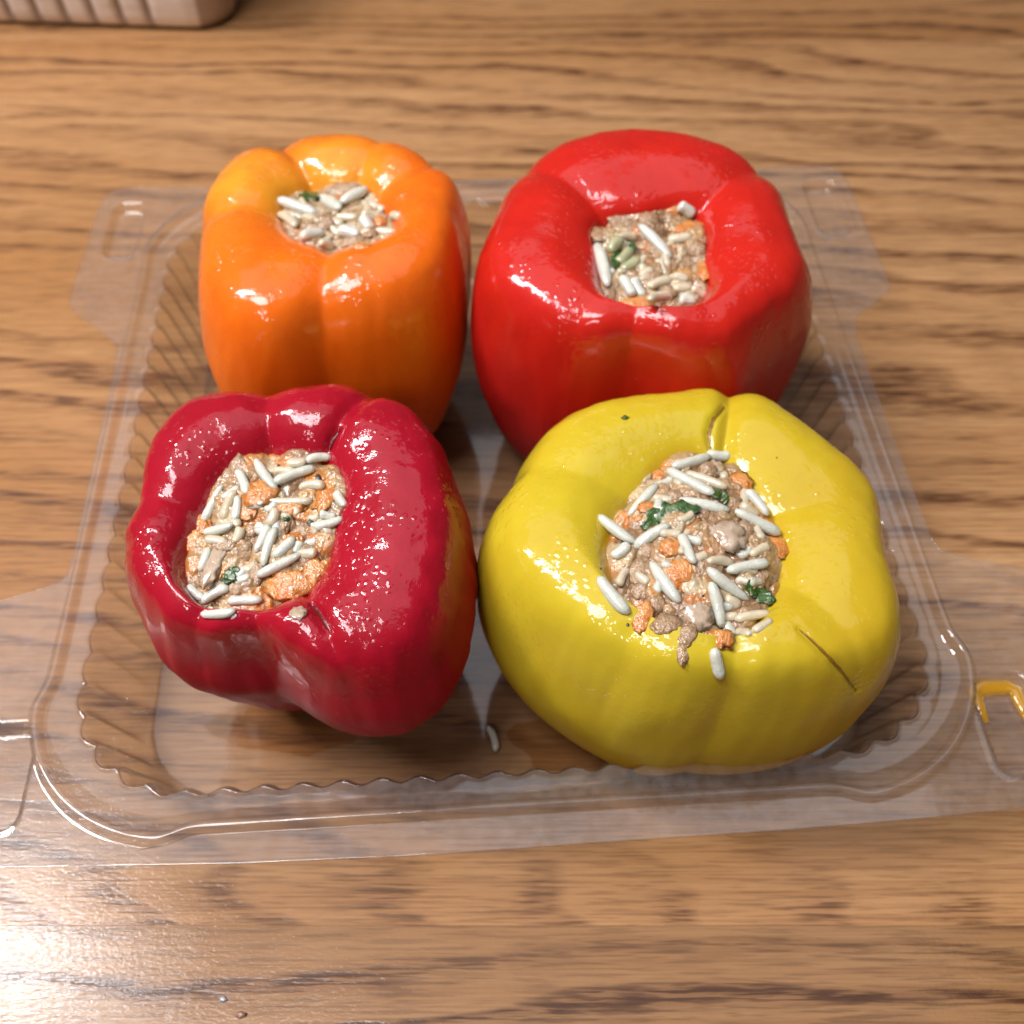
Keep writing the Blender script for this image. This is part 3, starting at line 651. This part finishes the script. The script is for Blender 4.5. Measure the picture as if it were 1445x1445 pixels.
# ---- slits and notches in the skins
slit_m = mat_wet('slit_flesh', (.26, .14, .01), (.18, .08, .008), 600, .3, .0002, .5)
slit_c = mat_wet('crimson_slit_flesh', (.10, .003, .004), (.14, .006, .005), 600, .35, .0002, .4)
def slit(name, pts, w, mat, depth=.0007):
    d = pep[name]; b2 = bmesh.new(); b2.from_mesh(d['me']); b2.transform(Matrix.Translation(d['base'])); t = BVHTree.FromBMesh(b2); b2.free()
    V_ = []; n = 22; H_ = []
    def trace():
        out = []
        for i in range(n):
            f = i/(n-1)*(len(pts)-1); a = min(int(f), len(pts)-2); g = f-a
            loc, nn, _, _ = t.ray_cast(Vector((0, 0, CAMZ)), ray(pts[a][0]*(1-g) + pts[a+1][0]*g, pts[a][1]*(1-g) + pts[a+1][1]*g)); out.append((loc, nn))
        return out
    tr = trace(); me = d['me']; co = np.empty(len(me.vertices)*3); me.vertices.foreach_get('co', co); co = co.reshape(-1, 3)
    nv = np.empty(len(me.vertices)*3); me.vertices.foreach_get('normal', nv); nv = nv.reshape(-1, 3)
    dm = np.full(len(co), 9.0)
    for i_, (p, nn) in enumerate(tr): dm = np.minimum(dm, np.linalg.norm(co - np.array(p - d['base']), axis=1)*(1 + .8*abs(i_/(n-1)*2-1)**4))
    nn0 = tr[n//2][1]; sgn = -1 if nn0.dot(ray(*pts[len(pts)//2])) < 0 else 1
    nvm = nv[np.argmin(dm)]; sg = -1 if np.dot(nvm, np.array(ray(*pts[0]))) < 0 else 1
    co = co + nv*(sg*depth*np.exp(-(dm/.0011)**2))[:, None]
    me.vertices.foreach_set('co', co.ravel()); me.update()
    b2 = bmesh.new(); b2.from_mesh(me); b2.transform(Matrix.Translation(d['base'])); t = BVHTree.FromBMesh(b2); b2.free()
    for i in range(n):
        f = i/(n-1)*(len(pts)-1); a = min(int(f), len(pts)-2); g = f-a
        x = pts[a][0]*(1-g) + pts[a+1][0]*g; y = pts[a][1]*(1-g) + pts[a+1][1]*g
        loc, nn, _, _ = t.ray_cast(Vector((0, 0, CAMZ)), ray(x, y)); H_.append((loc, nn if nn.z > 0 or nn.y < 0 else -nn))
    for i, (p, nn) in enumerate(H_):
        tg = (H_[min(i+1, n-1)][0] - H_[max(i-1, 0)][0]).normalized(); sd = nn.cross(tg).normalized()
        ww = w*(.15 + math.sin(math.pi*(i+.4)/(n-.2))**.7)*(1 + .25*math.sin(i*1.9))
        for u in (-1, -.5, 0, .5, 1): V_.append(p + sd*(ww*u) + nn*(.00012 + .0002*u*u*(1 if u < 0 else .3)) - d['base'])
    link('slit', pydata('slit', V_, grid_faces(n, 5, wrap=False)), mat, d['o'])
slit('yellow', [(1128, 888), (1150, 908), (1172, 930), (1190, 950), (1208, 975)], .0003, slit_m)
slit('yellow', [(1002, 634), (1000, 612), (1006, 592), (1022, 574)], .00035, slit_m)
slit('crimson', [(440, 852), (455, 872), (466, 892)], .0005, slit_c)
slit('crimson', [(464, 636), (470, 620), (480, 606)], .0003, slit_c)

# ---- small loose things
def on(px, py, zz): return at(px, py, zz)
a, b = on(688, 1024, .0022), on(700, 1060, .0022)
vx, f = rice_mesh((b-a).length, .00105, .0006, 99)
o = link('rice_grain', pydata('rice_grain', vx, f), rice_m); o.location = (a+b)/2
o.rotation_euler = (0, 0, math.atan2(b.y-a.y, b.x-a.x))
tag(o, 'single stray rice grain on the tray floor between crimson and yellow peppers', 'rice grain')
mj = NT('cooking_juice'); jn = mj.bump(mj.noise(mj.coord('Object'), 160, 3, .6), .0003, .5)
jt = mj.n('ShaderNodeBsdfTransparent'); jt.inputs[0].default_value = (.93, .83, .70, 1)
jg = mj.n('ShaderNodeBsdfGlossy'); jg.inputs['Roughness'].default_value = .06; mj.put(jg.inputs['Normal'], jn)
jl = mj.n('ShaderNodeLayerWeight'); jl.inputs['Blend'].default_value = .5
jm = mj.n('ShaderNodeMixShader'); mj.put(jm.inputs[0], mj.math('MULTIPLY_ADD', mj.math('POWER', jl.outputs['Facing'], 4.0), .9, .06))
mj.t.links.new(jt.outputs[0], jm.inputs[1]); mj.t.links.new(jg.outputs[0], jm.inputs[2]); mj.t.links.new(jm.outputs[0], mj.out.inputs[0])
def puddle(px, py, rx, ry, seed, label):
    c = at(px, py, .0011); V_ = []; n = 72
    for r_, zz in ((1.0, 0), (.96, .00003), (.85, .00012), (.5, .0002), (.1, .0002)):
        for k_ in range(n):
            a = 2*math.pi*k_/n; w = 1 + .38*noise.noise((math.cos(a)*1.3 + seed, math.sin(a)*1.3, 0)) + .12*noise.noise((math.cos(a)*4 + seed, math.sin(a)*4, 3))
            V_.append((math.cos(a)*rx*w*r_, math.sin(a)*ry*w*r_, zz))
    o = link('juice_puddle', pydata('juice_puddle', V_, grid_faces(5, n) + [tuple(range(4*n, 5*n))]), mj.m); o.location = c
    tag(o, label, 'juice')
puddle(400, 1022, .019, .009, 2.0, 'glossy smear of cooking juice on the tray floor beneath the crimson pepper')
puddle(800, 1050, .014, .009, 7.0, 'glossy smear of cooking juice on the tray floor at the yellow pepper\'s base')
def fleck(name, px, py, Zh, size, mat, label, cat, seed, pepn=None):
    p = on(px, py, Zh)
    if pepn:
        d = pep[pepn]; b2 = bmesh.new(); b2.from_mesh(d['me']); b2.transform(Matrix.Translation(d['base'])); t = BVHTree.FromBMesh(b2); b2.free()
        p = t.ray_cast(Vector((0, 0, CAMZ)), ray(px, py))[0]
    o = link(name, blob_mesh(name, size, size*.7, size*.4, seed, .5, 2, 2.0), mat); o.location = p + Vector((0, 0, size*.3))
    tag(o, label, cat)
fleck('herb_fleck', 882, 590, 0, .0009, herb_m, 'tiny dark green herb fleck on the yellow pepper\'s back shoulder', 'herb fleck', 4., 'yellow')
crumb_m = mat_wet('dried_crumb', (.20, .10, .06), (.30, .20, .16), 500, .4, .0002, .3)
fleck('crumb', 315, 1410, 0, .0009, mat_wet('grey_crumb', (.25, .25, .30), (.4, .4, .45), 500, .2, .0002, .5), 'tiny grey crumb on the table at the front', 'crumb', 8.)
fleck('crumb', 341, 1432, 0, .0011, crumb_m, 'tiny brown crumb on the table near the front edge', 'crumb', 12.)

# ---- ribbed tub at the back left
def mat_tub():
    m = NT('whitewashed_ribs'); co = m.coord('Object'); g = m.attr('groove_and_shade')
    n = m.noise(m.mapping(co, (40, 40, 200)), 1.0, 3, .6)
    c = m.mix(m.ramp(n, [(.35, 0), (.7, 1)]), (.90, .86, .82), (.74, .67, .60))
    c = m.mix(g, c, (.20, .11, .055))  # tan grooves, plus shade painted on the right face and corners
    m.principled(Base_Color=c, Roughness=.4, Coat_Weight=.6, Coat_Roughness=.2, Normal=m.bump(n, .0005, .4)); return m.m
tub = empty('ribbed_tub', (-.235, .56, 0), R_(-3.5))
tag(tub, 'pale ribbed tub with a rounded corner, cut off at the back left', 'tub')
hx, hy, rc, Ht = .103, .072, .020, .075
def tub_loop(off, fl):
    pts = []; gr = []
    cs = [(hx-rc, hy-rc, 0), (-(hx-rc), hy-rc, 90), (-(hx-rc), -(hy-rc), 180), (hx-rc, -(hy-rc), 270)]
    for k_, (cx, cyy, a0) in enumerate(cs):
        for i in range(24):
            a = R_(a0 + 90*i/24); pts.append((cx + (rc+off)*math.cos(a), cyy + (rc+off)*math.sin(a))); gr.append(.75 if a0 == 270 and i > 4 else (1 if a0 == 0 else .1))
        nx = cs[(k_+1) % 4]; a = R_(a0+90); ca, sa = math.cos(a), math.sin(a); Ln = math.hypot(nx[0]-cx, nx[1]-cyy)
        n = 160
        for i in range(n):
            f = i/n; s_ = f*Ln; ph = ((Ln - s_)/.0138 + .15) % 1.0
            g = math.exp(-((ph-.5)/.15)**2) if s_ < Ln-.012 else 0
            d = off - .0022*g*fl
            pts.append((cx + (nx[0]-cx)*f + (rc+d)*ca, cyy + (nx[1]-cyy)*f + (rc+d)*sa)); gr.append(g*fl if a0 != 270 else .8)  # right face gets an even dark weight as painted shade
    return pts, gr
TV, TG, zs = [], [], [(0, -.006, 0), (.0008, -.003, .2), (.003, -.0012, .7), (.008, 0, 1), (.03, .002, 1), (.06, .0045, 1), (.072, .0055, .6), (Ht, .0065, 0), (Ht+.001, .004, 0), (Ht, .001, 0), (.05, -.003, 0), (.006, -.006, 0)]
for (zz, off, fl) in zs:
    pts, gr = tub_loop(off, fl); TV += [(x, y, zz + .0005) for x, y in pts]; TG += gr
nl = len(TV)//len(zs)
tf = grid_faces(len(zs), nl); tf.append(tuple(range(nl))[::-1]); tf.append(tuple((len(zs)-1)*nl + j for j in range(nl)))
me = pydata('tub_wall', TV, tf); at_ = me.attributes.new('groove_and_shade', 'FLOAT', 'POINT'); at_.data.foreach_set('value', np.array(TG, dtype=np.float32))
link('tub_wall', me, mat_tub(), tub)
